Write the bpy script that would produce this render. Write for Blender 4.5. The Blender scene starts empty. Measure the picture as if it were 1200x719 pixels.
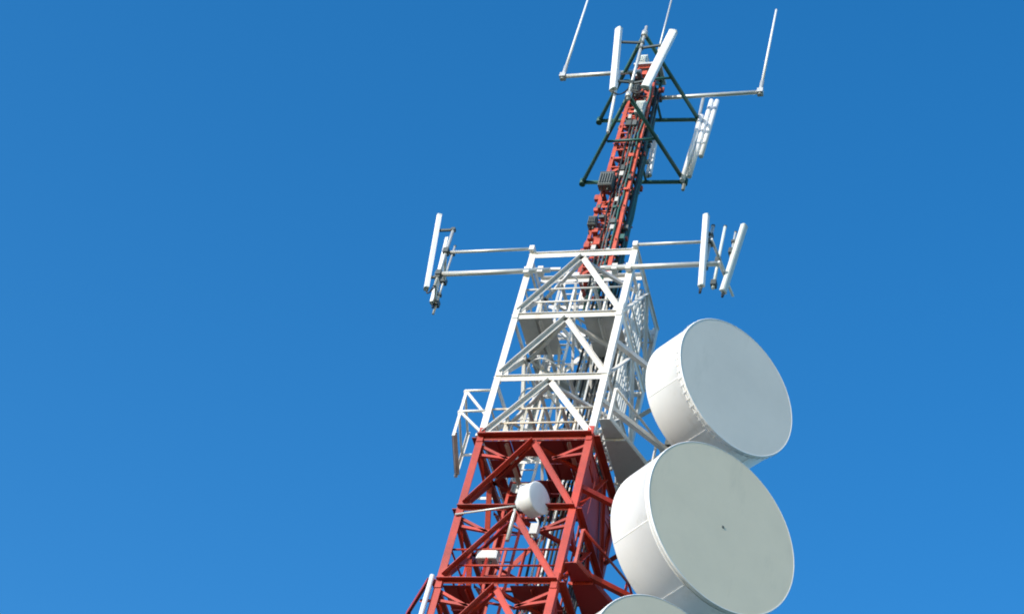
import bpy, math, random
from mathutils import Vector as V, Matrix
random.seed(7)
SC = bpy.context.scene
COL = SC.collection

# ------------------------------------------------------------------ camera
CAM = V((11.07193554, -27.27626018, 1.7))
CR = V((0.95407408, 0.22540394, 0.19732133))
CU = V((0.03186639, -0.73130506, 0.68130569))
CF = V((-0.29787107, 0.64372818, 0.70490202))
FPX = 2650.0
cd = bpy.data.cameras.new('camera')
cd.sensor_width = 36.0
cd.lens = FPX / 1200.0 * 36.0
cd.clip_start = 0.1
cd.clip_end = 6000.0
cam = bpy.data.objects.new('camera', cd)
COL.objects.link(cam)
cam.matrix_world = Matrix(((CR.x, CU.x, -CF.x, CAM.x), (CR.y, CU.y, -CF.y, CAM.y), (CR.z, CU.z, -CF.z, CAM.z), (0, 0, 0, 1)))
SC.camera = cam

# ------------------------------------------------------------------ sky and sun
SUN_AZ = math.radians(31)      # turned from the tower's front (-Y) towards -X
SUN_EL = math.radians(17)
SDIR = V((-math.sin(SUN_AZ) * math.cos(SUN_EL), -math.cos(SUN_AZ) * math.cos(SUN_EL), math.sin(SUN_EL)))
world = bpy.data.worlds.new('World')
SC.world = world
world.use_nodes = True
nt = world.node_tree
bg = nt.nodes['Background']
sky = nt.nodes.new('ShaderNodeTexSky')
sky.sky_type = 'NISHITA'
sky.sun_disc = False
sky.sun_elevation = SUN_EL
sky.sun_rotation = math.atan2(SDIR.x, SDIR.y)
sky.altitude = 0
sky.air_density = 1.0
sky.dust_density = 0.35
sky.ozone_density = 2.2
hs = nt.nodes.new('ShaderNodeHueSaturation')
hs.inputs['Hue'].default_value = 0.502
hs.inputs['Saturation'].default_value = 1.375
hs.inputs['Value'].default_value = 1.36
nt.links.new(sky.outputs[0], hs.inputs['Color'])
nt.links.new(hs.outputs[0], bg.inputs['Color'])
bg.inputs['Strength'].default_value = 0.15
sd = bpy.data.lights.new('sun', 'SUN')
sd.energy = 3.6
sd.angle = math.radians(0.53)
sd.color = (1.0, 0.95, 0.88)
sun = bpy.data.objects.new('sun', sd)
COL.objects.link(sun)
sun.location = (-30, -30, 60)
sun.rotation_euler = SDIR.to_track_quat('Z', 'Y').to_euler()
SC.view_settings.view_transform = 'Standard'
SC.view_settings.look = 'None'
SC.view_settings.exposure = 0.5
SC.view_settings.gamma = 1.0
SC.view_settings.use_curve_mapping = False
SC.render.engine = 'CYCLES'
SC.cycles.use_denoising = True
SC.cycles.max_bounces = 8
SC.cycles.filter_width = 1.9

# ------------------------------------------------------------------ helpers
def ray(x, y):
    return (CF + CR * ((x - 600) / FPX) - CU * ((y - 359.5) / FPX)).normalized()
def on(x, y, axis, v):
    """photo pixel -> the point where its ray meets the plane axis = v"""
    d = ray(x, y)
    return CAM + d * ((v - CAM[axis]) / d[axis])

def empty(name, loc, label=None, cat=None, group=None):
    o = bpy.data.objects.new(name, None)
    COL.objects.link(o)
    o.location = loc
    o.empty_display_size = 0.2
    tag(o, label, cat, group)
    return o
def tag(o, label=None, cat=None, group=None, kind=None):
    if label: o['label'] = label
    if cat: o['category'] = cat
    if group: o['group'] = group
    if kind: o['kind'] = kind
    return o
def wloc(o):
    p = V((0, 0, 0))
    while o is not None:
        p += o.location
        o = o.parent
    return p

class MB:
    def __init__(self):
        self.v = []; self.f = []; self.s = []
    def add(self, vs, fs, smooth=False):
        n = len(self.v)
        self.v += [V(p) for p in vs]
        self.f += [tuple(i + n for i in f) for f in fs]
        self.s += [smooth] * len(fs)
        return self
    def prism(self, prof, p0, p1, a, b, smooth=False):
        """extrude the profile [(u, w)] in axes a, b from p0 to p1"""
        n = len(prof)
        vs = [p0 + a * u + b * w for u, w in prof] + [p1 + a * u + b * w for u, w in prof]
        ax = (p1 - p0)
        flip = ax.dot(a.cross(b)) * sum(prof[i][0] * prof[(i + 1) % n][1] - prof[(i + 1) % n][0] * prof[i][1] for i in range(n)) < 0
        sides = [(i, (i + 1) % n, n + (i + 1) % n, n + i) for i in range(n)]
        caps = [tuple(reversed(range(n))), tuple(range(n, 2 * n))]
        if flip:
            sides = [tuple(reversed(f)) for f in sides]
            caps = [tuple(reversed(f)) for f in caps]
        self.add(vs, sides, smooth)
        return self.add_caps(vs, caps)
    def add_caps(self, vs, caps):
        n = len(self.v) - len(vs)
        for c in caps:
            self.f.append(tuple(i + n for i in c)); self.s.append(False)
        return self
    def angle(self, p0, p1, a, b, w1, w2, t):
        p0, p1 = V(p0), V(p1)
        ax = (p1 - p0).normalized()
        a = V(a); b = V(b)
        a = (a - ax * a.dot(ax)).normalized()
        b = (b - ax * b.dot(ax) - a * b.dot(a)).normalized()
        return self.prism([(0, 0), (w1, 0), (w1, t), (t, t), (t, w2), (0, w2)], p0, p1, a, b)
    def bar(self, p0, p1, w, h, up=(0, 0, 1)):
        p0, p1 = V(p0), V(p1)
        ax = (p1 - p0).normalized()
        up = V(up)
        if abs(up.normalized().dot(ax)) > 0.98: up = V((1, 0, 0))
        b = (up - ax * up.dot(ax)).normalized()
        a = ax.cross(b)
        return self.prism([(-w / 2, -h / 2), (w / 2, -h / 2), (w / 2, h / 2), (-w / 2, h / 2)], p0, p1, a, b)
    def box(self, c, sx, sy, sz):
        c = V(c)
        return self.bar(c - V((0, 0, sz / 2)), c + V((0, 0, sz / 2)), sy, sx, (1, 0, 0))
    def tube(self, p0, p1, r, n=10, r1=None):
        p0, p1 = V(p0), V(p1)
        ax = (p1 - p0).normalized()
        up = V((0, 0, 1)) if abs(ax.z) < 0.9 else V((1, 0, 0))
        a = ax.cross(up).normalized(); b = ax.cross(a)
        r1 = r if r1 is None else r1
        vs = []
        for p, q in ((p0, r), (p1, r1)):
            vs += [p + a * math.cos(2 * math.pi * i / n) * q + b * math.sin(2 * math.pi * i / n) * q for i in range(n)]
        sides = [(i, (i + 1) % n, n + (i + 1) % n, n + i) for i in range(n)]
        self.add(vs, sides, True)
        return self.add_caps(vs, [tuple(reversed(range(n))), tuple(range(n, 2 * n))])
    def path(self, pts, r, n=8):
        pts = [V(p) for p in pts]
        vs = []; 
        a = None
        for i, p in enumerate(pts):
            ax = (pts[min(i + 1, len(pts) - 1)] - pts[max(i - 1, 0)]).normalized()
            if a is None:
                up = V((0, 0, 1)) if abs(ax.z) < 0.9 else V((1, 0, 0))
                a = ax.cross(up).normalized()
            else:
                a = (a - ax * a.dot(ax)).normalized()
            b = ax.cross(a)
            vs += [p + a * math.cos(2 * math.pi * k / n) * r + b * math.sin(2 * math.pi * k / n) * r for k in range(n)]
        fs = []
        for i in range(len(pts) - 1):
            for k in range(n):
                fs.append((i * n + k, i * n + (k + 1) % n, (i + 1) * n + (k + 1) % n, (i + 1) * n + k))
        self.add(vs, fs, True)
        m = len(vs)
        return self.add_caps(vs, [tuple(reversed(range(n))), tuple(range(m - n, m))])
    def slab(self, poly, z0, z1):
        """horizontal plate from a list of (x, y)"""
        n = len(poly)
        ar = sum(poly[i][0] * poly[(i + 1) % n][1] - poly[(i + 1) % n][0] * poly[i][1] for i in range(n))
        if ar < 0: poly = list(reversed(poly))
        vs = [V((x, y, z0)) for x, y in poly] + [V((x, y, z1)) for x, y in poly]
        fs = [(i, (i + 1) % n, n + (i + 1) % n, n + i) for i in range(n)] + [tuple(reversed(range(n))), tuple(range(n, 2 * n))]
        return self.add(vs, fs)
    def plate(self, pts, nrm, t):
        """flat plate: outline pts, thickened by t along nrm"""
        nrm = V(nrm).normalized(); pts = [V(p) for p in pts]; n = len(pts)
        c = sum(pts, V((0, 0, 0))) / n
        nn = (pts[0] - c).cross(pts[1] - c)
        if nn.dot(nrm) < 0: pts = list(reversed(pts))
        vs = pts + [p + nrm * t for p in pts]
        fs = [(i, (i + 1) % n, n + (i + 1) % n, n + i) for i in range(n)] + [tuple(reversed(range(n))), tuple(range(n, 2 * n))]
        return self.add(vs, fs)
    def lathe(self, c, ax, prof, n=64, smooth=True):
        """profile [(dist along ax, radius)] spun about ax through c"""
        c = V(c); ax = V(ax).normalized()
        up = V((0, 0, 1)) if abs(ax.z) < 0.9 else V((1, 0, 0))
        a = up.cross(ax).normalized(); b = ax.cross(a)
        vs = []; rows = []
        for d, r in prof:
            if r < 1e-6:
                rows.append([len(vs)]); vs.append(c + ax * d)
            else:
                rows.append(list(range(len(vs), len(vs) + n)))
                vs += [c + ax * d + (a * math.cos(2 * math.pi * i / n) + b * math.sin(2 * math.pi * i / n)) * r for i in range(n)]
        fs = []
        for p, q in zip(rows, rows[1:]):
            for i in range(n):
                j = (i + 1) % n
                if len(p) == 1 and len(q) == 1: continue
                if len(p) == 1: fs.append((p[0], q[j], q[i]))
                elif len(q) == 1: fs.append((p[i], p[j], q[0]))
                else: fs.append((p[i], p[j], q[j], q[i]))
        return self.add(vs, fs, smooth)
    def build(self, name, mat, parent=None):
        o0 = wloc(parent) if parent is not None else V((0, 0, 0))
        me = bpy.data.meshes.new(name)
        me.from_pydata([tuple(p - o0) for p in self.v], [], self.f)
        me.polygons.foreach_set('use_smooth', self.s)
        me.materials.append(M[mat])
        me.update()
        o = bpy.data.objects.new(name, me)
        COL.objects.link(o)
        if parent is not None: o.parent = parent
        return o

# ------------------------------------------------------------------ materials
M = {}
def material(name, col, rough=0.5, metal=0.0, var=0.12, scale=1.6, dirt=None, dirt_amt=0.0, dirt_scale=5.0, bump=0.0, spec=0.5, fine=40.0):
    m = bpy.data.materials.new(name); m.use_nodes = True
    n = m.node_tree; b = n.nodes['Principled BSDF']
    b.inputs['Roughness'].default_value = rough
    b.inputs['Metallic'].default_value = metal
    b.inputs['Specular IOR Level'].default_value = spec
    geo = n.nodes.new('ShaderNodeNewGeometry')
    info = n.nodes.new('ShaderNodeObjectInfo')
    nz = n.nodes.new('ShaderNodeTexNoise'); nz.inputs['Scale'].default_value = scale; nz.inputs['Detail'].default_value = 6; nz.inputs['Roughness'].default_value = 0.65
    n.links.new(geo.outputs['Position'], nz.inputs['Vector'])
    mr = n.nodes.new('ShaderNodeMapRange'); mr.inputs[1].default_value = 0.25; mr.inputs[2].default_value = 0.75
    mr.inputs[3].default_value = 1 - var; mr.inputs[4].default_value = 1 + var * 0.5
    n.links.new(nz.outputs['Fac'], mr.inputs[0])
    rv = n.nodes.new('ShaderNodeMapRange'); rv.inputs[3].default_value = 1 - var * 0.6; rv.inputs[4].default_value = 1 + var * 0.3
    n.links.new(info.outputs['Random'], rv.inputs[0])
    mul = n.nodes.new('ShaderNodeMath'); mul.operation = 'MULTIPLY'
    n.links.new(mr.outputs[0], mul.inputs[0]); n.links.new(rv.outputs[0], mul.inputs[1])
    sc = n.nodes.new('ShaderNodeVectorMath'); sc.operation = 'SCALE'
    sc.inputs[0].default_value = col
    n.links.new(mul.outputs[0], sc.inputs['Scale'])
    out = sc.outputs[0]
    if dirt is not None:
        mp = n.nodes.new('ShaderNodeMapping'); mp.inputs['Scale'].default_value = (1, 1, 0.25)
        n.links.new(geo.outputs['Position'], mp.inputs['Vector'])
        d = n.nodes.new('ShaderNodeTexNoise'); d.inputs['Scale'].default_value = dirt_scale; d.inputs['Detail'].default_value = 8; d.inputs['Roughness'].default_value = 0.7
        n.links.new(mp.outputs[0], d.inputs['Vector'])
        dr = n.nodes.new('ShaderNodeMapRange'); dr.inputs[1].default_value = 0.56; dr.inputs[2].default_value = 0.78; dr.inputs[4].default_value = dirt_amt
        n.links.new(d.outputs['Fac'], dr.inputs[0])
        mx = n.nodes.new('ShaderNodeMix'); mx.data_type = 'RGBA'
        n.links.new(dr.outputs[0], mx.inputs[0]); n.links.new(out, mx.inputs[6]); mx.inputs[7].default_value = (*dirt, 1)
        out = mx.outputs[2]
    n.links.new(out, b.inputs['Base Color'])
    if bump:
        bn = n.nodes.new('ShaderNodeTexNoise'); bn.inputs['Scale'].default_value = fine; bn.inputs['Detail'].default_value = 3
        n.links.new(geo.outputs['Position'], bn.inputs['Vector'])
        bp = n.nodes.new('ShaderNodeBump'); bp.inputs['Strength'].default_value = bump; bp.inputs['Distance'].default_value = 0.01
        n.links.new(bn.outputs['Fac'], bp.inputs['Height'])
        n.links.new(bp.outputs[0], b.inputs['Normal'])
    M[name] = m
    return m
RUST = (0.30, 0.12, 0.05)
material('white_paint', (0.71, 0.69, 0.65), 0.55, var=0.24, dirt=(0.48, 0.33, 0.20), dirt_amt=0.85, bump=0.15)
material('red_paint', (0.44, 0.027, 0.007), 0.5, var=0.5, dirt=(0.46, 0.11, 0.05), dirt_amt=0.6, bump=0.15)
material('mast_red', (0.56, 0.075, 0.032), 0.55, var=0.55, scale=4.0, dirt=(0.40, 0.25, 0.20), dirt_amt=0.95, dirt_scale=7, bump=0.15)
material('rusted_white', (0.70, 0.62, 0.50), 0.6, var=0.2, dirt=(0.42, 0.22, 0.09), dirt_amt=0.9, dirt_scale=6)
material('dark_green', (0.030, 0.115, 0.095), 0.5, var=0.25, dirt=(0.14, 0.13, 0.10), dirt_amt=0.5)
material('plate_grey', (0.50, 0.485, 0.46), 0.6, var=0.15, dirt=(0.33, 0.29, 0.25), dirt_amt=0.6, bump=0.2)
material('plate_red', (0.33, 0.022, 0.020), 0.6, var=0.2, dirt=(0.22, 0.06, 0.05), dirt_amt=0.6, bump=0.2)
material('galvanised', (0.56, 0.57, 0.55), 0.42, metal=0.35, var=0.15, scale=8, dirt=(0.40, 0.38, 0.33), dirt_amt=0.5)
material('dish_white', (0.80, 0.80, 0.79), 0.5, var=0.09, scale=0.8, dirt=(0.50, 0.48, 0.42), dirt_amt=0.7, dirt_scale=3.0)
material('radome_grey', (0.78, 0.715, 0.62), 0.55, var=0.07, scale=0.9, dirt=(0.62, 0.575, 0.48), dirt_amt=0.6, dirt_scale=2.2)
material('radome_olive', (0.76, 0.67, 0.50), 0.55, var=0.07, scale=0.9, dirt=(0.59, 0.53, 0.40), dirt_amt=0.6, dirt_scale=2.2)
material('antenna_white', (0.78, 0.78, 0.77), 0.4, var=0.06, dirt=(0.55, 0.53, 0.48), dirt_amt=0.4)
material('antenna_grey', (0.62, 0.66, 0.62), 0.45, var=0.1, dirt=(0.45, 0.44, 0.38), dirt_amt=0.5)
material('dark_steel', (0.07, 0.085, 0.08), 0.5, var=0.25)
material('black_cable', (0.022, 0.024, 0.024), 0.5, var=0.2, spec=0.4)
material('pale_cable', (0.60, 0.62, 0.61), 0.5, var=0.12)
material('box_grey', (0.10, 0.115, 0.11), 0.5, var=0.15)
material('concrete', (0.34, 0.33, 0.31), 0.85, var=0.2, bump=0.3)
material('earth', (0.09, 0.125, 0.075), 0.95, var=0.35, scale=0.12, dirt=(0.07, 0.11, 0.045), dirt_amt=0.9, dirt_scale=0.25, bump=0.4, fine=6)

# ------------------------------------------------------------------ ground
g = MB()
S = 2500.0; N = 24
vs = [V((-S + 2 * S * i / N, -S + 2 * S * j / N, 0)) for j in range(N + 1) for i in range(N + 1)]
fs = [(j * (N + 1) + i, j * (N + 1) + i + 1, (j + 1) * (N + 1) + i + 1, (j + 1) * (N + 1) + i) for j in range(N) for i in range(N)]
g.add(vs, fs)
tag(g.build('ground', 'earth'), kind='structure')

# ------------------------------------------------------------------ the lattice tower
H = 1.025
L0, LM, L1, L2, L3, L4 = 24.03, 25.59, 27.22, 28.68, 30.26, 31.90
tower = empty('lattice_tower', (0, 0, 0), 'square lattice tower, red steel below and white steel above, with railed platforms', 'tower')
X, Y, Z = V((1, 0, 0)), V((0, 1, 0)), V((0, 0, 1))

for sx in (-1, 1):
    for sy in (-1, 1):
        c = V((sx * H, sy * H, 0))
        ft = MB()
        ft.slab([(c.x - .55, c.y - .55), (c.x + .55, c.y - .55), (c.x + .55, c.y + .55), (c.x - .55, c.y + .55)], -0.15, 0.30)
        ft.build('footing', 'concrete', tower)
        a, b = V((-sx, 0, 0)), V((0, -sy, 0))
        for z0, z1, mt, w, t in ((0.30, 12.8, 'white_paint', .20, .020), (12.8, L1 + .05, 'red_paint', .125, .016), (L1 + .05, L4 + .06, 'white_paint', .118, .014)):
            MB().angle(c + Z * z0, c + Z * z1, a, b, w, w, t).build('leg', mt, tower)
        # splice plates where the leg changes size
        for zz, mt in ((L1 - .13, 'red_paint'), (L3 - .12, 'white_paint'), (L0 - .16, 'red_paint')):
            MB().plate([c + V((-sx * .012, sy * .004, zz)), c + V((-sx * .118, sy * .004, zz)), c + V((-sx * .118, sy * .004, zz + .32)), c + V((-sx * .012, sy * .004, zz + .32))], (0, sy, 0), .012).build('splice_plate', mt, tower)

FACES = [(-Y, X), (X, Y), (Y, -X), (-X, -Y)]   # outward normal, tangent
def face_pt(n, t, u, z, inset=0.0):
    return n * (H - inset) + t * u + Z * z
def beam(n, t, z, mt, h=.13, fl=.05, u0=-H + .02, u1=H - .02, inset=.022):
    MB().angle(face_pt(n, t, u0, z, inset), face_pt(n, t, u1, z, inset), -Z, n, h, fl, .013).build('cross_beam', mt, tower)
def brace(n, t, ua, za, ub, zb, mt, w=.085, fl=.07, inset=.036):
    side = t if ua < ub else -t
    MB().angle(face_pt(n, t, ua, za, inset), face_pt(n, t, ub, zb, inset), -Z, n, w, fl, .011).build('diagonal_brace', mt, tower)
def gusset(n, t, u, z, w, h, mt, down=True, ins=.004):
    s = -1 if down else 1
    p = [(-w / 2, 0), (w / 2, 0), (w * .34, s * h), (-w * .34, s * h)]
    MB().plate([face_pt(n, t, u + du, z + dz, ins) for du, dz in p], n, .010).build('gusset_plate', mt, tower)

bays = [(L4, L3, 'white_paint'), (L3, L2, 'white_paint'), (L2, L1, 'white_paint'), (L1, LM, 'red_paint'), (LM, L0, 'red_paint'), (L0, 22.43, 'red_paint')]
low = [22.43, 19.23, 16.02, 12.8, 9.6, 6.4, 3.3]
for zt, zb in zip(low, low[1:]):
    bays.append((zt, zb, 'red_paint' if zt > 12.9 else 'white_paint'))
for zt, zb, mt in bays:
    red = mt == 'red_paint'
    bw = .10 if red else .098
    for k, (n, t) in enumerate(FACES):
        if zt == L1:
            beam(n, t, zt - .005, 'red_paint', h=.085, fl=.125)
            beam(n, t, zt + .115, 'white_paint', h=.085, inset=.05)
        else:
            beam(n, t, zt, mt, h=.055 if red else .125, fl=.110 if red else .045)
        lw = .16 if red else .11
        brace(n, t, .03, zt - .10, H - lw * .5, zb + .10, mt, bw, .06)
        brace(n, t, -.03, zt - .10, -H + lw * .5, zb + .10, mt, .034 if red else .075, .100 if red else .08)
        if zb >= 22.4:
            gusset(n, t, 0, zt - .10, .24, .12, mt, ins=.060)
            for s in (-1, 1):
                gusset(n, t, s * (H - .13), zb + .015, .20, .17, mt, down=False, ins=.050)
            # secondary redundant members from leg to brace
            if red or zt == L4:
                for s in (-1, 1):
                    zm = (zt + zb) / 2
                    MB().angle(face_pt(n, t, s * (H - .03), zm + .42, .05), face_pt(n, t, s * .38, zt - .50 if red else zt - .42, .05), Z, -n, .05, .05, .008).build('secondary_strut', mt, tower)
                if red:
                    for s in (-1, 1):
                        MB().angle(face_pt(n, t, s * (H - .03), zt - .17, .05), face_pt(n, t, s * .40, zt - .52, .05), Z, -n, .05, .05, .008).build('secondary_strut', mt, tower)
# plan bracing at each level: a diamond between the beam mid-points
for z, mt in ((L4, 'white_paint'), (L3, 'white_paint'), (L2, 'white_paint'), (L1, 'red_paint'), (LM, 'red_paint'), (L0, 'red_paint')):
    e = H - .06
    q = [V((0, -e, z - .16)), V((e, 0, z - .16)), V((0, e, z - .16)), V((-e, 0, z - .16))]
    for i in range(4):
        MB().angle(q[i], q[(i + 1) % 4], Z, (q[i] + q[(i + 1) % 4]) * -1 + Z * 2 * (z - .16), .06, .06, .008).build('plan_brace', mt, tower)

# --- platforms: floor plates (each its own piece), joists, rails and posts
def rails(par, pts, zs, mt, r=.021):
    for z in zs:
        for a, b in zip(pts, pts[1:]):
            MB().tube((a[0], a[1], z), (b[0], b[1], z), r, 8).build('handrail', mt, par)
def posts(par, pts, z0, z1, mt, w=.045):
    for a in pts:
        MB().angle(V((a[0], a[1], z0)), V((a[0], a[1], z1)), V((-a[0], -a[1] * .2, 0)), V((0, -1 if a[1] > 0 else 1, 0)), w, w, .007).build('rail_post', mt, par)
def platform(L, plates, mt_plate, mt_rail, zj=None):
    e = H - .13
    p = None
    for u in (-.55, .55):
        o = MB().angle(V((u, -e, L - .035)), V((u, e, L - .035)), -Z, X, .07, .05, .007).build('joist' if p else 'platform', mt_rail, p or tower)
        p = p or o
    for x0, x1, y0, y1 in plates:
        MB().slab([(x0, y0), (x1, y0), (x1, y1), (x0, y1)], L - .034, L - .026).build('floor_plate', mt_plate, p)
        # stiffener under each plate
        xm = (x0 + x1) / 2
        MB().bar((xm, y0 + .03, L - .056), (xm, y1 - .03, L - .056), .012, .04).build('stiffener', mt_plate, p)
    e = H - .075
    ring = [(-e, -e), (e, -e), (e, e), (-e, e), (-e, -e)]
    rails(p, ring, (L + .37, L + .71), mt_rail, .018)
    for i in range(4):
        a, b = ring[i], ring[i + 1]
        ps = [(a[0] + (b[0] - a[0]) * k / 6, a[1] + (b[1] - a[1]) * k / 6) for k in ((1, 2, 3, 4, 5) if i % 2 == 0 else (2, 3, 4) if i == 3 else ())]
        posts(p, ps, L - .02, L + .73, mt_rail, .038)
    return p
e = .93
P3 = platform(L3, [(-e, -.30, -e, -.02), (-e, -.80, -.01, .45), (-e, -.36, .46, e), (.28, e, -e, -.32), (.28, e, -.31, .34), (.28, e, .35, e), (-.35, .27, .46, e)], 'plate_grey', 'white_paint')
P1 = platform(L1, [(-e, -.46, -e, -.47), (-.45, -.01, -e, -.54), (.0, e, -e, -.36), (-e, -.46, -.46, -.02), (.0, .46, -.35, .05), (.47, e, -.35, .33), (-e, -.76, -.01, .36), (-.24, .20, .06, .39), (-e, -.32, .37, e), (-.31, .20, .40, e), (.21, e, .34, e)], 'plate_red', 'rusted_white')
P0 = platform(L0, [(-e, -.46, -e, -.33), (.20, e, -e, -.33), (-e, -.72, -.32, .33), (.42, e, -.32, .33), (-e, -.32, .34, e), (-.31, .30, .40, e), (.31, e, .34, e)], 'plate_red', 'red_paint')

# outrigger walkways beside the tower
def walkway(L, poly, z, rail_z, mt_plate, mt_rail, outer, brace_to=None):
    if mt_plate:
        p = MB().slab(poly, z - .012, z).build('walkway', mt_plate, tower)
    else:   # open tread: a single kick plate with bearer bars only
        p = MB().bar((poly[0][0] * 1.02, -1.0, z), (poly[0][0] * 1.02, 1.0, z), .03, .06).build('walkway', mt_rail, tower)
    for a, b in zip(outer, outer[1:]):
        MB().angle(V((a[0], a[1], z + .07)), V((b[0], b[1], z + .07)), -Z, V((-a[0], 0, 0)), .10, .07, .010).build('edge_beam', mt_rail, p)
        m = V(((a[0] + b[0]) / 2, (a[1] + b[1]) / 2, z))
    if rail_z:
        rails(p, outer, rail_z, mt_rail, .023)
        posts(p, outer, z - .02, max(rail_z) + .02, mt_rail, .05)
    s = 1 if poly[1][0] > 0 else -1
    for yy in (-.55, .55):
        xo = s * 1.42
        MB().angle((s * (H - .02), yy, z - .02), (xo, yy, z - .02), -Z, Y, .06, .05, .007).build('bracket', mt_rail, p)
    return p
RO = [(1.24, -1.02), (1.72, .30), (1.72, 1.0)]
walkway(L1, [(1.045, -1.0)] + RO + [(1.045, 1.0)], L1 + .38, (L1 + 1.08,), 'plate_grey', 'white_paint', RO)
walkway(L0, [(1.045, -1.0)] + RO + [(1.045, 1.0)], L0 + .40, (L0 + 1.07,), 'plate_red', 'red_paint', RO)
LO = [(-1.50, -1.01), (-1.72, .05)]
lw = walkway(L1, [(-1.045, -1.0)] + LO + [(-1.045, .05)], L1 + .07, (L1 + .62, L1 + 1.12), None, 'white_paint', LO)
rails(lw, [(-1.5, -1.01), (-H + .01, -1.01)], (L1 + .62, L1 + 1.12), 'white_paint', .023)
MB().angle((-1.49, -1.01, L1 + 1.10), (-H + .02, -1.01, L1 + .50), X, Y, .045, .04, .007).build('rail_brace', 'white_paint', lw)
MB().angle((-1.49, -1.01, L1 + .60), (-H + .02, -1.01, L1 + .10), X, Y, .045, .04, .007).build('rail_brace', 'white_paint', lw)
LOW = [(-1.20, -.98), (-1.80, -.12), (-1.80, 1.0)]
walkway(L0, [(-1.045, -1.0)] + LOW + [(-1.045, 1.0)], L0 + .02, None, None, 'red_paint', LOW)
# white conduit pipe clamped to the front leg below the lower platform
MB().tube((-1.085, -1.075, 18.0), (-1.085, -1.075, L0 + .05), .042, 12).build('conduit_pipe', 'antenna_white', tower)

for k in range(3):  # red sheets added so this side face reads solid and dark
    y0 = -.86 + .60 * k
    MB().plate([(H - .075, y0, LM + .05), (H - .075, y0 + .585, LM + .05), (H - .075, y0 + .585, L1 - .16), (H - .075, y0, L1 - .16)], (1, 0, 0), .006).build('side_panel', 'plate_red', tower)

# climbing ladder inside the tower
YL = .12
ld = MB().bar((-.69, YL, 14.0), (-.69, YL, L1), .05, .018, Y).build('ladder', 'red_paint', tower)
MB().bar((-.31, YL, 14.0), (-.31, YL, L1), .05, .018, Y).build('ladder_rail', 'red_paint', ld)
for x in (-.69, -.31):
    MB().bar((x, YL, L1 + .003), (x, YL, L4 + .9), .05, .018, Y).build('ladder_rail', 'white_paint', ld)
z = 20.0
while z < L4 + .85:
    MB().tube((-.69, YL, z), (-.31, YL, z), .013, 6).build('rung', 'red_paint' if z < L1 else 'white_paint', ld); z += .30
# safety hoops
for z in [L1 + .9 + .75 * i for i in range(6)]:
    pts = [V((-.5 + .36 * math.cos(a), YL - .02 - .62 * math.sin(a), z)) for a in [math.pi * i / 10 for i in range(11)]]
    MB().path(pts, .014, 6).build('safety_hoop', 'white_paint', ld)

# inner bracing and bearers of the white section
for z in (L2, L3 + .85, L1 + .75):
    for u in (-.30, .30):
        MB().angle((u, -H + .06, z - .02), (u, H - .06, z - .02), -Z, X, .06, .05, .008).build('inner_bearer', 'white_paint', tower)
    MB().angle((-H + .06, .42, z + .03), (H - .06, .42, z + .03), -Z, Y, .06, .05, .008).build('inner_bearer', 'white_paint', tower)
for za, zb in ((L3, L2), (L2, L1 + .1), (L4, L3)):
    for s_ in (-1, 1):
        MB().angle((s_ * .85, .62, za - .15), (-s_ * .20, .62 + .02 * s_, zb + .12), Z, Y, .06, .05, .008).build('inner_brace', 'white_paint', tower)
        MB().angle((s_ * .30, -.35, za - .12), (s_ * .30, .55, zb + .10), Z, X, .05, .05, .008).build('inner_brace', 'plate_grey', tower)
for i in range(4):
    x = -.14 + .08 * i
    pts = [V((x + random.uniform(-.015, .015), .50 + random.uniform(-.015, .015), 20 + (L4 - 20) * k / 14)) for k in range(15)]
    MB().path(pts, .024, 8).build('feeder_cable', 'pale_cable' if i % 2 else 'black_cable', tower)
for x0, x1, z in ((-.92, -.52, L2), (.30, .92, L2), (-.20, .25, L2)):
    MB().slab([(x0, .30), (x1, .30), (x1, .93), (x0, .93)], z - .020, z - .012).build('deck_plate', 'plate_grey', tower)
# cable trays
def tray(x0, x1, y, z0, z1, n, r, mt, mt_t, top=None):
    p = MB().bar((x0, y, z0), (x0, y, z1), .05, .02, Y).build('cable_tray', mt_t, tower)
    MB().bar((x1, y, z0), (x1, y, z1), .05, .02, Y).build('tray_rail', mt_t, p)
    z = z0 + .2
    while z < z1:
        MB().bar((x0, y, z), (x1, y, z), .03, .03).build('tray_rung', mt_t, p); z += .8
    for i in range(n):
        x = x0 + .04 + (x1 - x0 - .08) * i / max(1, n - 1)
        pts = [V((x + random.uniform(-.012, .012), y - .03 - r + random.uniform(-.012, .008), z0 + (z1 - z0) * k / 14)) for k in range(15)]
        MB().path(pts, r, 8).build('cable', mt, p)
    return p
tray(.26, .54, .14, 16.0, L4 + .4, 4, .022, 'black_cable', 'galvanised')
def side_tray(x, y0, y1, z0, z1, n, r, mt, mt_t):
    p = MB().bar((x, y0, z0), (x, y0, z1), .02, .05, Y).build('cable_tray', mt_t, tower)
    MB().bar((x, y1, z0), (x, y1, z1), .02, .05, Y).build('tray_rail', mt_t, p)
    z = z0 + .2
    while z < z1:
        MB().bar((x, y0, z), (x, y1, z), .03, .03).build('tray_rung', mt_t, p); z += .8
    for i in range(n):
        y = y0 + .06 + (y1 - y0 - .12) * i / max(1, n - 1)
        pts = [V((x + .03 + r + random.uniform(-.008, .008), y + random.uniform(-.012, .012), z0 + (z1 - z0) * k / 14)) for k in range(15)]
        MB().path(pts, r, 8).build('cable', mt, p)
side_tray(.86, -.30, .55, L1 + .6, L4 - .1, 7, .030, 'pale_cable', 'white_paint')
side_tray(.84, -.20, .40, 16.0, L1 + .5, 5, .026, 'black_cable', 'red_paint')

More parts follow.
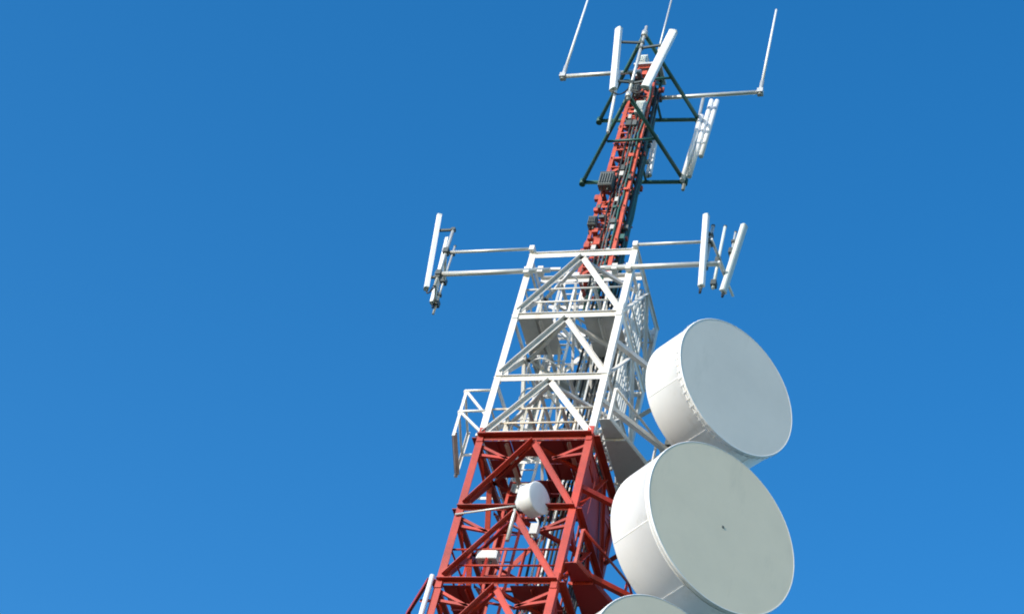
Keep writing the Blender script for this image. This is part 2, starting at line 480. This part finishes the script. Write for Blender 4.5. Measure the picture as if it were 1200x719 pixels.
# side arms that carry the panel antennas
YA = -1.075
arms = []
for s, xu, xl in ((-1, -2.66, -2.70), (1, 2.40, 2.62)):
    a = MB().tube((s * .98, YA, L4 + .06), (xu, YA, L4 + .06), .030, 12).build('support_arm', 'galvanised', tower)
    b = MB().tube((s * .52, YA - .01, L4 - .56), (xl, YA - .01, L4 - .56), .050, 14).build('support_arm', 'galvanised', tower)
    for xx in (s * .70, s * .96):
        MB().box((xx, YA + .015, L4 - .56), .10, .14, .15).build('clamp', 'white_paint', b)
    MB().box((s * .985, YA + .015, L4 + .06), .09, .12, .11).build('clamp', 'white_paint', a)
    # end frame: a cross pipe running back plus upright pipes
    for zz, xe in ((L4 + .06, xu), (L4 - .56, xl)):
        MB().tube((xe, YA - .06, zz), (xe + (-.24 if s < 0 else .12), -.30, zz), .028, 10).build('cross_pipe', 'galvanised', b)

# ------------------------------------------------------------------ slim mast on top
mast = empty('lattice_mast', (0, 0, L4), 'slim red lattice mast with dark green triangular frames atop the white tower section', 'mast')
ZB, ZT = L4 + .17, 38.55
def hw(z): return .315 - (z - ZB) / (ZT - ZB) * .080
def mpt(sx, sy, z): return V((sx * hw(z), sy * hw(z), z))
for sx in (-1, 1):
    for sy in (-1, 1):
        MB().angle(mpt(sx, sy, ZB), mpt(sx, sy, ZT), V((-sx, 0, 0)), V((0, -sy, 0)), .075, .075, .010).build('mast_leg', 'dark_green' if (sx, sy) == (1, 1) else 'mast_red', mast)
nb = 13
dz = (ZT - ZB) / nb
for i in range(nb + 1):
    z = ZB + dz * i
    for k, ((ax, ay), (bx, by)) in enumerate((((-1, -1), (1, -1)), ((1, -1), (1, 1)), ((1, 1), (-1, 1)), ((-1, 1), (-1, -1)))):
        n = FACES[k][0]
        mt = 'dark_green' if k == 1 else 'mast_red'  # dish-side face is dark green, the other faces red
        a, b = mpt(ax, ay, z) - n * .014, mpt(bx, by, z) - n * .014
        MB().angle(a, b, -Z, -n, .055, .045, .008).build('mast_beam', mt, mast)
        if i < nb:
            c = (mpt(ax, ay, z + dz) if i % 2 else mpt(bx, by, z + dz)) - n * .024
            d = (b if i % 2 else a) - n * .010
            MB().angle(d, c, -Z, -n, .062, .045, .008).build('mast_brace', mt, mast)
# white stub and bearer beams under the mast
for sy in (-1, 1):
    MB().angle((-H + .05, sy * .33, L4 + .04), (H - .05, sy * .33, L4 + .04), -Z, Y * sy, .12, .08, .012).build('bearer_beam', 'white_paint', mast)
    for sx in (-1, 1):
        MB().box((sx * .31, sy * .30, L4 + .105), .13, .13, .12).build('base_shoe', 'white_paint', mast)
# cables up the mast
for i in range(6):
    x = hw(35) - .02
    y0 = -.10 + .045 * i
    pts = [V((hw(z) + .035 + random.uniform(-.01, .01), y0 + random.uniform(-.015, .015), z)) for z in [L4 - .2 + (37.9 - L4 + .2 - .35 * (i % 3)) * k / 16 for k in range(17)]]
    MB().path(pts, .027, 8).build('mast_cable', 'dark_green' if i % 3 else 'black_cable', mast)
for i in range(4):
    pts = [V((-.02 + .075 * i + random.uniform(-.02, .02), -hw(z) - .03 + random.uniform(-.012, .012), z)) for z in [L4 - .4 + (36.6 + .4 * i - L4 + .4) * k / 16 for k in range(17)]]
    MB().path(pts, .019, 8).build('mast_cable', ('black_cable', 'dark_steel', 'box_grey', 'dark_green')[i], mast)
for i in range(6):  # inner bundle, added to darken the gaps of the lattice
    pts = [V((-.12 + .055 * i + random.uniform(-.02, .02), .06 * ((i % 3) - 1) + random.uniform(-.02, .02), z)) for z in [L4 - .6 + (38.2 - L4 + .6) * k / 18 for k in range(19)]]
    MB().path(pts, .026, 8).build('mast_cable', 'black_cable' if i % 2 else 'dark_green', mast)
# step rungs across the front of the mast
z = ZB + .2
while z < ZT - .2:
    w_ = hw(z) - .05
    MB().bar((-w_, -hw(z) + .012, z), (.06, -hw(z) + .012, z), .022, .03).build('step_rung', 'mast_red', mast); z += .27
for i in range(46):   # cable clamps, junctions and small fittings
    z = random.uniform(ZB + .15, ZT - .3)
    k = random.random()
    if k < .65: c_ = V((random.uniform(-.9, .9) * hw(z), -hw(z) - random.uniform(.02, .06), z))
    elif k < .85: c_ = V((hw(z) + random.uniform(.03, .07), random.uniform(-.8, .8) * hw(z), z))
    else: c_ = V((-hw(z) - .04, random.uniform(-.9, .4) * hw(z), z))
    MB().box(c_, random.uniform(.05, .12), random.uniform(.04, .08), random.uniform(.05, .16)).build('cable_fitting', random.choice(('dark_steel', 'box_grey', 'mast_red', 'mast_red', 'mast_red', 'plate_grey', 'dark_green')), mast)
# two horizontal triangular frames
TRI = [V((-1.13, .70, 0)), V((.965, .82, 0)), V((.25, -1.42, 0))]
for zf in (36.0, 38.0):
    fr = None
    for i in range(3):
        a, b = TRI[i] + Z * zf, TRI[(i + 1) % 3] + Z * zf
        o = MB().tube(a, b, .042, 12).build('triangular_frame' if fr is None else 'frame_tube', 'dark_green', mast if fr is None else fr)
        fr = fr or o
    for c in TRI:
        MB().tube(V((c.x, c.y, zf - .07)), V((c.x, c.y, zf + .07)), .065, 10).build('corner_sleeve', 'dark_green' if c is not TRI[2] else 'galvanised', fr)
    for x in (-.18, .18):   # short arms from the mast to the rear tube, and a cross tube at its front
        MB().tube((x, hw(zf) - .03, zf), (x, .70 + (x + 1.13) * .057, zf), .028, 8).build('spoke', 'dark_green', fr)
    MB().tube((-.405, -hw(zf) - .05, zf), (.61, -hw(zf) - .05, zf), .028, 8).build('spoke', 'dark_green', fr)
# upright mounting poles at the frame corners
MB().tube((.25, -1.42, 35.85), (.25, -1.42, 38.25), .032, 10).build('mounting_pole', 'galvanised', mast)
MB().tube((.965, .82, 35.75), (.965, .82, 38.70), .036, 10).build('mounting_pole', 'galvanised', mast)
# booms for the whips
bl = MB().tube((-1.70, -.5, 38.0), (.0, -.5, 38.0), .045, 12).build('boom', 'galvanised', mast)
ZR = on(891, 108, 1, .36).z
XR = on(891, 108, 1, .36).x
br = MB().tube((-.42, .36, ZR), (XR + .03, .36, ZR), .045, 12).build('boom', 'galvanised', mast)
for b_, zz, yy, xs in ((bl, 38.0, -.38, (-.2, -.05)), (br, ZR, .30, (-.2, .2))):
    for xx in xs:
        MB().box((xx, yy, zz), .08, .26, .11).build('boom_clamp', 'dark_steel', b_)
MB().box((0, 0, ZT + .02), .58, .58, .05).build('top_plate', 'galvanised', mast)
# ------------------------------------------------------------------ microwave dishes
def frame_of(n):
    n = V(n).normalized(); u = Z.cross(n).normalized(); return n, u, n.cross(u)
def big_dish(P, az, R, depth, face, label, pipe_xy, legs_z, mt_arm, spot=False, clips=28):
    n = V((math.sin(math.radians(az)), -math.cos(math.radians(az)), 0))
    P = V(P)
    root = empty('microwave_dish', P - n * depth, label, 'dish antenna', 'shrouded microwave dishes on the tower')
    _, u, w = frame_of(n)
    B = P - n * depth
    t = .012
    sh = MB().lathe(P, n, [(-depth, R - .03), (-depth + .03, R - .004), (-.10, R), (-.10, R + .012), (-.075, R + .012), (-.075, R), (-.02, R), (-.02, R - .03)], 96)
    sh = sh.build('shroud', 'dish_white', root)
    MB().lathe(P, n, [(-.055, R + .001), (-.055, R + .016), (-.006, R + .016), (.004, R + .008), (.004, R - .004), (-.01, R - .004)], 96).build('rim_band', 'dish_white', root)
    fc = MB().lathe(P, n, [(.001, R - .004), (.0012, R * .5), (.0012, 0)], 96, False).build('radome_face', face, root)
    if spot:
        MB().lathe(P, n, [(0, .026), (.008, .024), (.010, 0)], 14).build('vent_plug', 'dark_steel', fc)
    # hook clips around the rim
    for i in range(clips):
        a = 2 * math.pi * (i + .3) / clips
        rd = u * math.cos(a) + w * math.sin(a)
        c = P + rd * (R + .020) - n * .07
        MB().bar(c - n * .05, c + n * .045, .018, .006, rd).build('rim_clip', 'dish_white', root)
    for i in range(8):   # lap seams of the rolled shroud
        a = 2 * math.pi * (i + .62) / 8
        rd = u * math.cos(a) + w * math.sin(a)
        MB().bar(P + rd * (R - .001) - n * (depth - .04), P + rd * (R + .001) - n * .11, .022, .005, rd).build('shroud_seam', 'dish_white', sh)
    # parabolic back and its ring
    prof = [(-depth + .0, R - .03)] + [(-depth - .34 * (1 - (r) ** 2) * R / 1.5, R * r * .98) for r in (.94, .82, .68, .52, .36, .22)] + [(-depth - .36 * R / 1.5, 0)]
    MB().lathe(P, n, list(reversed(prof)), 72).build('reflector_back', 'dish_white', root)
    MB().lathe(P, n, [(-depth - .50 * R / 1.5, R * .40), (-depth - .50 * R / 1.5, R * .46), (-depth - .14 * R / 1.5, R * .46), (-depth - .14 * R / 1.5, R * .40)], 40).build('back_ring', 'galvanised', root)
    # upright pipe and struts that hold it to the tower
    px, py = pipe_xy
    zc = P.z
    MB().tube((px, py, zc - R * .80), (px, py, zc + R * .80), .065, 14).build('mounting_pipe', 'galvanised', root)
    for dz_ in (-.42 * R, .42 * R):
        q = P - n * (depth + .46 * R / 1.5)
        MB().bar(V((px, py, zc + dz_)), V((q.x + u.x * 0, q.y, zc + dz_ * .95)), .14, .16).build('pivot_bracket', 'dark_steel', root)
        MB().box((px, py, zc + dz_), .22, .22, .12).build('pipe_clamp', 'dark_steel', root)
    for z_ in legs_z:
        for yy in (-H + .06, H - .06):
            MB().angle((H + .004, yy, z_), (px - .05, py + (.04 if yy > 0 else -.04), z_), Z, -Y if yy > 0 else Y, .09, .09, .010).build('outrigger', mt_arm, root)
    return root
big_dish((3.49, -.96, 25.20), 50.7, 1.50, 1.00, 'radome_olive', 'large white drum dish with dark vent plug at its face centre, beside the red steel', (2.20, .06), (24.42, 26.05), 'red_paint', True, 0)
big_dish((3.19, -.55, 28.76), 53.2, 1.30, .92, 'radome_grey', 'smaller drum dish with bluish grey face, uppermost of the three, beside the white steel', (1.98, .32), (28.05, 29.5), 'white_paint', False, 64)
big_dish((3.12, -1.24, 21.90), 50.2, 1.40, 1.00, 'radome_olive', 'drum dish lowest of the three, only its upper rim showing', (1.86, -.20), (21.1, 22.7), 'red_paint', False, 0)

# small drum antenna hung inside the red section
c = on(632, 583, 1, -1.22); n = V((math.sin(math.radians(66)), -math.cos(math.radians(66)), 0))
sdish = empty('small_dish', c - n * .16, 'small white drum antenna in front of the red lattice mid beam', 'dish antenna')
MB().lathe(c, n, [(-.26, .24), (-.23, .275), (-.02, .28), (0, .265)], 40).build('shroud', 'dish_white', sdish)
MB().lathe(c, n, [(-.012, .285), (.004, .285), (.012, .26), (.03, .15), (.034, 0)], 40).build('radome_face', 'dish_white', sdish)
MB().lathe(c, n, [(-.42, 0), (-.42, .10), (-.36, .12), (-.26, .24)], 40).build('reflector_back', 'dish_white', sdish)
q = c - n * .48
MB().tube((q.x, q.y, c.z - .75), (q.x, q.y, c.z + .45), .035, 12).build('mounting_pipe', 'galvanised', sdish)
MB().bar(q + n * .10, q, .12, .14).build('pivot_bracket', 'dark_steel', sdish)
MB().tube((-H + .02, -H - .03, c.z - .20), (c.x - .05, -H - .06, c.z + .02), .017, 10).build('stay_tube', 'galvanised', sdish)
for dz_ in (-.62, .36):
    MB().bar((q.x, q.y, c.z + dz_), (q.x, -H + .03, c.z + dz_), .06, .07).build('stand_off', 'dark_steel', sdish)
MB().box((c.x + .02, -H - .10, c.z - .62), .13, .12, .22).build('radio_box', 'plate_grey', sdish)
MB().path([V((c.x, -H - .08, c.z - .36)) + V((.05 * math.sin(k), -.03 * math.cos(k), -.0 - .06 * k)) for k in range(8)], .016, 6).build('jumper_cable', 'pale_cable', sdish)

# ------------------------------------------------------------------ panel antennas
def panel(name, label, cat, group, bot, top, face_az, w, d, mt='antenna_white', bracket_to=None, cap='antenna_grey'):
    bot, top = V(bot), V(top)
    ax = (top - bot).normalized()
    n = V((math.sin(math.radians(face_az)), -math.cos(math.radians(face_az)), 0))
    n = (n - ax * n.dot(ax)).normalized()
    s = ax.cross(n)
    root = empty(name, bot, label, cat, group)
    # rounded radome profile
    prof = []
    for k in range(7):
        a = math.pi * k / 6
        prof.append((math.cos(a) * w / 2, d * .35 + math.sin(a) * d * .30))
    prof = [(w / 2, -d * .35)] + prof + [(-w / 2, -d * .35)]
    r = MB().prism(prof, bot + ax * .02, top - ax * .02, s, n).build('radome', mt, root)
    big = [(u * 1.05, v * 1.06) for u, v in prof]
    MB().prism(big, bot, bot + ax * .025, s, n).build('end_cap', cap, root)
    MB().prism(big, top - ax * .025, top, s, n).build('end_cap', cap, root)
    for k in (-.05, .05):
        MB().tube(bot + s * k * w * 4 * .25, bot - ax * .06 + s * k * w, .012, 8).build('connector', 'dark_steel', root)
    if bracket_to is not None:
        px, py = bracket_to
        for k in (-1, 1):
            p0 = bot + s * k * w * .05 - ax * .05
            p3 = V((px + .02 * k, py, bot.z + .18))
            pts = []
            for m in range(9):
                t_ = m / 8
                q = p0.lerp(p3, t_); q.z -= .16 * math.sin(math.pi * t_) ** .8
                pts.append(q)
            MB().path(pts, .010, 6).build('jumper_cable', 'black_cable', root)
        for f in (.16, .80):
            p = bot + (top - bot) * f - n * d * .34
            MB().bar(p, V((px, py, p.z - .01)), .035, .05).build('tilt_bracket', 'dark_steel', root)
            MB().box((px, py, p.z - .01), .08, .08, .06).build('pipe_clamp', 'dark_steel', root)
    return root
GP = 'panel antennas on the side arms'
def pole(name, label, x, y, z0, z1, r=.032, mt='galvanised'):
    p = empty(name, (x, y, z0), label, 'pole', 'mounting poles of the panel antennas')
    MB().tube((x, y, z0), (x, y, z1), r, 12).build('tube', mt, p)
    MB().tube((x, y, z1), (x, y, z1 + .02), r * 1.2, 12).build('pole_cap', 'dark_steel', p)
    for zz in (L4 - .56, L4 + .06):
        MB().box((x, y, zz), .10, .13, .12).build('arm_clamp', 'dark_steel', p)
    return p
# pair on the arm opposite the dishes
pole('mounting_pole', 'upright pole at the arm tip opposite the dishes, carrying the taller panel', -2.66, YA - .02, 31.0, 32.6)
panel('panel_antenna', 'taller slim white panel antenna on the arm opposite the dishes', 'panel antenna', GP, (-2.80, -1.10, 30.93), (-3.03, -1.10, 33.0), -62, .12, .09, bracket_to=(-2.66, YA - .02))
panel('panel_antenna', 'shorter slim panel antenna set behind the taller one opposite the dishes', 'panel antenna', GP, on(507, 355, 1, -.42), on(525, 280, 1, -.42), -100, .11, .08, bracket_to=(-2.90, -.36))
pole('mounting_pole', 'thin upright pole set back on the arm opposite the dishes, behind the shorter panel', -2.90, -.36, 31.05, 32.95, .022)
# three on the dish side
pole('mounting_pole', 'upright pole behind the bright upright panel above the dishes', 2.36, YA + .02, 30.78, 32.4)
pole('mounting_pole', 'slender teal pole between the two panels above the dishes', 2.44, -.60, 31.22, 32.9, .03, 'antenna_grey')
panel('panel_antenna', 'bright white upright panel antenna on the arm above the dishes', 'panel antenna', GP, (2.42, -1.20, 30.62), (2.24, -1.20, 32.54), -18, .11, .09, bracket_to=(2.36, YA + .02))
panel('panel_antenna', 'grey panel antenna leaning outward at the arm tip above the dishes', 'panel antenna', GP, on(847, 342, 1, -.86), on(872, 265, 1, -.86), 66, .13, .09, 'antenna_grey', bracket_to=(2.72, -.80))
pole('mounting_pole', 'thin upright pole behind the leaning grey panel above the dishes', 2.72, -.80, 30.95, 32.5, .022)
# panels on the triangular frames
GT = 'panel antennas on the mast frames'
panel('panel_antenna', 'upright white panel antenna in front of the mast, with a thin pole below', 'panel antenna', GT, (-.06, -1.50, 36.10), (-.29, -1.50, 38.12), -30, .15, .09, bracket_to=(.25, -1.42))
panel('panel_antenna', 'white panel antenna leaning across the mast top towards the long boom', 'panel antenna', GT, (.58, -1.50, 36.10), (.87, -1.50, 37.90), 8, .17, .10, bracket_to=(.25, -1.42))
MB().tube((.00, -1.36, 34.95), (-.10, -1.36, 36.9), .030, 10).build('mounting_pole', 'antenna_white', mast)
# ladder-like dipole panel clamped to the corner pole
pb, pt = on(806, 212, 1, .66), on(834, 118, 1, .66)
lad = empty('dipole_antenna', pb, 'pale ladder-like antenna leaning at the frame corner under the long boom', 'antenna')
ax_ = (pt - pb).normalized(); sv = V((1, .1, 0)); sv = (sv - ax_ * sv.dot(ax_)).normalized()
for k, (f0, f1) in ((-1, (0, .80)), (0, (.05, 1)), (1, (.30, 1))):
    MB().tube(pb + (pt - pb) * f0 + sv * .115 * k, pb + (pt - pb) * f1 + sv * .115 * k, .052, 10).build('rail', 'antenna_white', lad)
for k in range(10):
    f = .06 + .1 * k
    a_ = -.115 if f < .80 else 0.0
    b_ = .115 if f > .30 else 0.0
    p_ = pb + (pt - pb) * f
    MB().bar(p_ + sv * (a_ - .02), p_ + sv * (b_ + .02), .026, .030).build('crossbar', 'antenna_grey', lad)
for f in (.25, .75):
    p_ = pb + (pt - pb) * f
    MB().bar(p_, V((.965, .82, p_.z)), .035, .05).build('tilt_bracket', 'galvanised', lad)
panel('panel_antenna', 'pale panel antenna half hidden behind the red mast', 'panel antenna', GT, on(760, 206, 1, .55), on(768, 160, 1, .55), 160, .12, .08)

# ------------------------------------------------------------------ whip antennas
def whip(label, x, y, z0, z1, r=.030, mt='antenna_white', lean=(0, 0)):
    root = empty('whip_antenna', (x, y, z0), label, 'whip antenna', 'whip antennas on the mast')
    h = z1 - z0
    MB().tube((x, y, z0 - .10), (x + lean[0] * .1, y, z0 + .35), r * 1.45, 12).build('base_tube', 'galvanised', root)
    MB().tube((x + lean[0] * .1, y, z0 + .35), (x + lean[0], y + lean[1], z1), r, 10, r * .75).build('whip', mt, root)
    MB().tube((x + lean[0], y + lean[1], z1), (x + lean[0], y + lean[1], z1 + .03), r * .9, 10, r * .4).build('tip_cap', mt, root)
    MB().box((x, y, z0), .12, .14, .12).build('base_clamp', 'galvanised', root)
whip('white whip antenna standing at the tip of the short boom', -1.66, -.5, 38.0, 40.85, lean=(.05, 0))
whip('white whip antenna standing at the tip of the long boom', XR, .36, ZR, on(909, 12, 1, .36).z)
whip('thin grey whip antenna rising from the mast top', .06, 0, ZT + .05, 41.9, .024, 'galvanised')

# ------------------------------------------------------------------ boxes
def cabinet(name, label, c, sx, sy, sz, mt, cat='box'):
    c = V(c)
    r = empty(name, c - Z * sz / 2, label, cat)
    MB().box(c, sx, sy, sz).build('body', mt, r)
    MB().box(c + V((0, -sy / 2 - .006, 0)), sx * .9, .010, sz * .9).build('door', mt, r)
    MB().box(c + V((0, 0, sz / 2 + .008)), sx * 1.06, sy * 1.08, .014).build('lid', mt, r)
    for k in range(5 if mt != 'dish_white' else 0):
        MB().box(c + V((sx * (-.36 + .18 * k), -sy / 2 - .024, 0)), .012, .026, sz * .72).build('cooling_fin', mt, r)
    MB().path([c + V((-sx * .2, 0, -sz / 2)), c + V((-sx * .22, -.01, -sz / 2 - .14)), c + V((-sx * .05, .05, -sz / 2 - .26)), c + V((.02, .14, -sz / 2 - .20))], .012, 6).build('lead_cable', 'black_cable', r)
    MB().tube(c + V((sx * .2, 0, -sz / 2 - .08)), c + V((sx * .2, 0, -sz / 2)), .018, 8).build('cable_gland', 'dark_steel', r)
cabinet('equipment_box', 'dark grey equipment box strapped to the red mast below the green frames', (-.16, -.42, 34.62), .27, .16, .38, 'box_grey')
cabinet('amplifier_box', 'small dark box low on the mast just above the white tower top', (-.24, -.38, 33.45), .16, .12, .22, 'box_grey')
cabinet('amplifier_box', 'pale grey box on the mast between the two green frames', (.12, -.34, 36.95), .18, .14, .34, 'antenna_grey')
cabinet('amplifier_box', 'dark box on the mast between the long boom and the short boom', (-.10, -.36, 37.55), .22, .16, .24, 'box_grey')
cabinet('junction_box', 'small white junction box on the red platform railing', on(572, 652, 1, -.86), .34, .16, .18, 'dish_white')
cabinet('beacon_box', 'small pale box on the mast top plate', (-.14, -.20, ZT + .16), .20, .18, .24, 'antenna_grey')
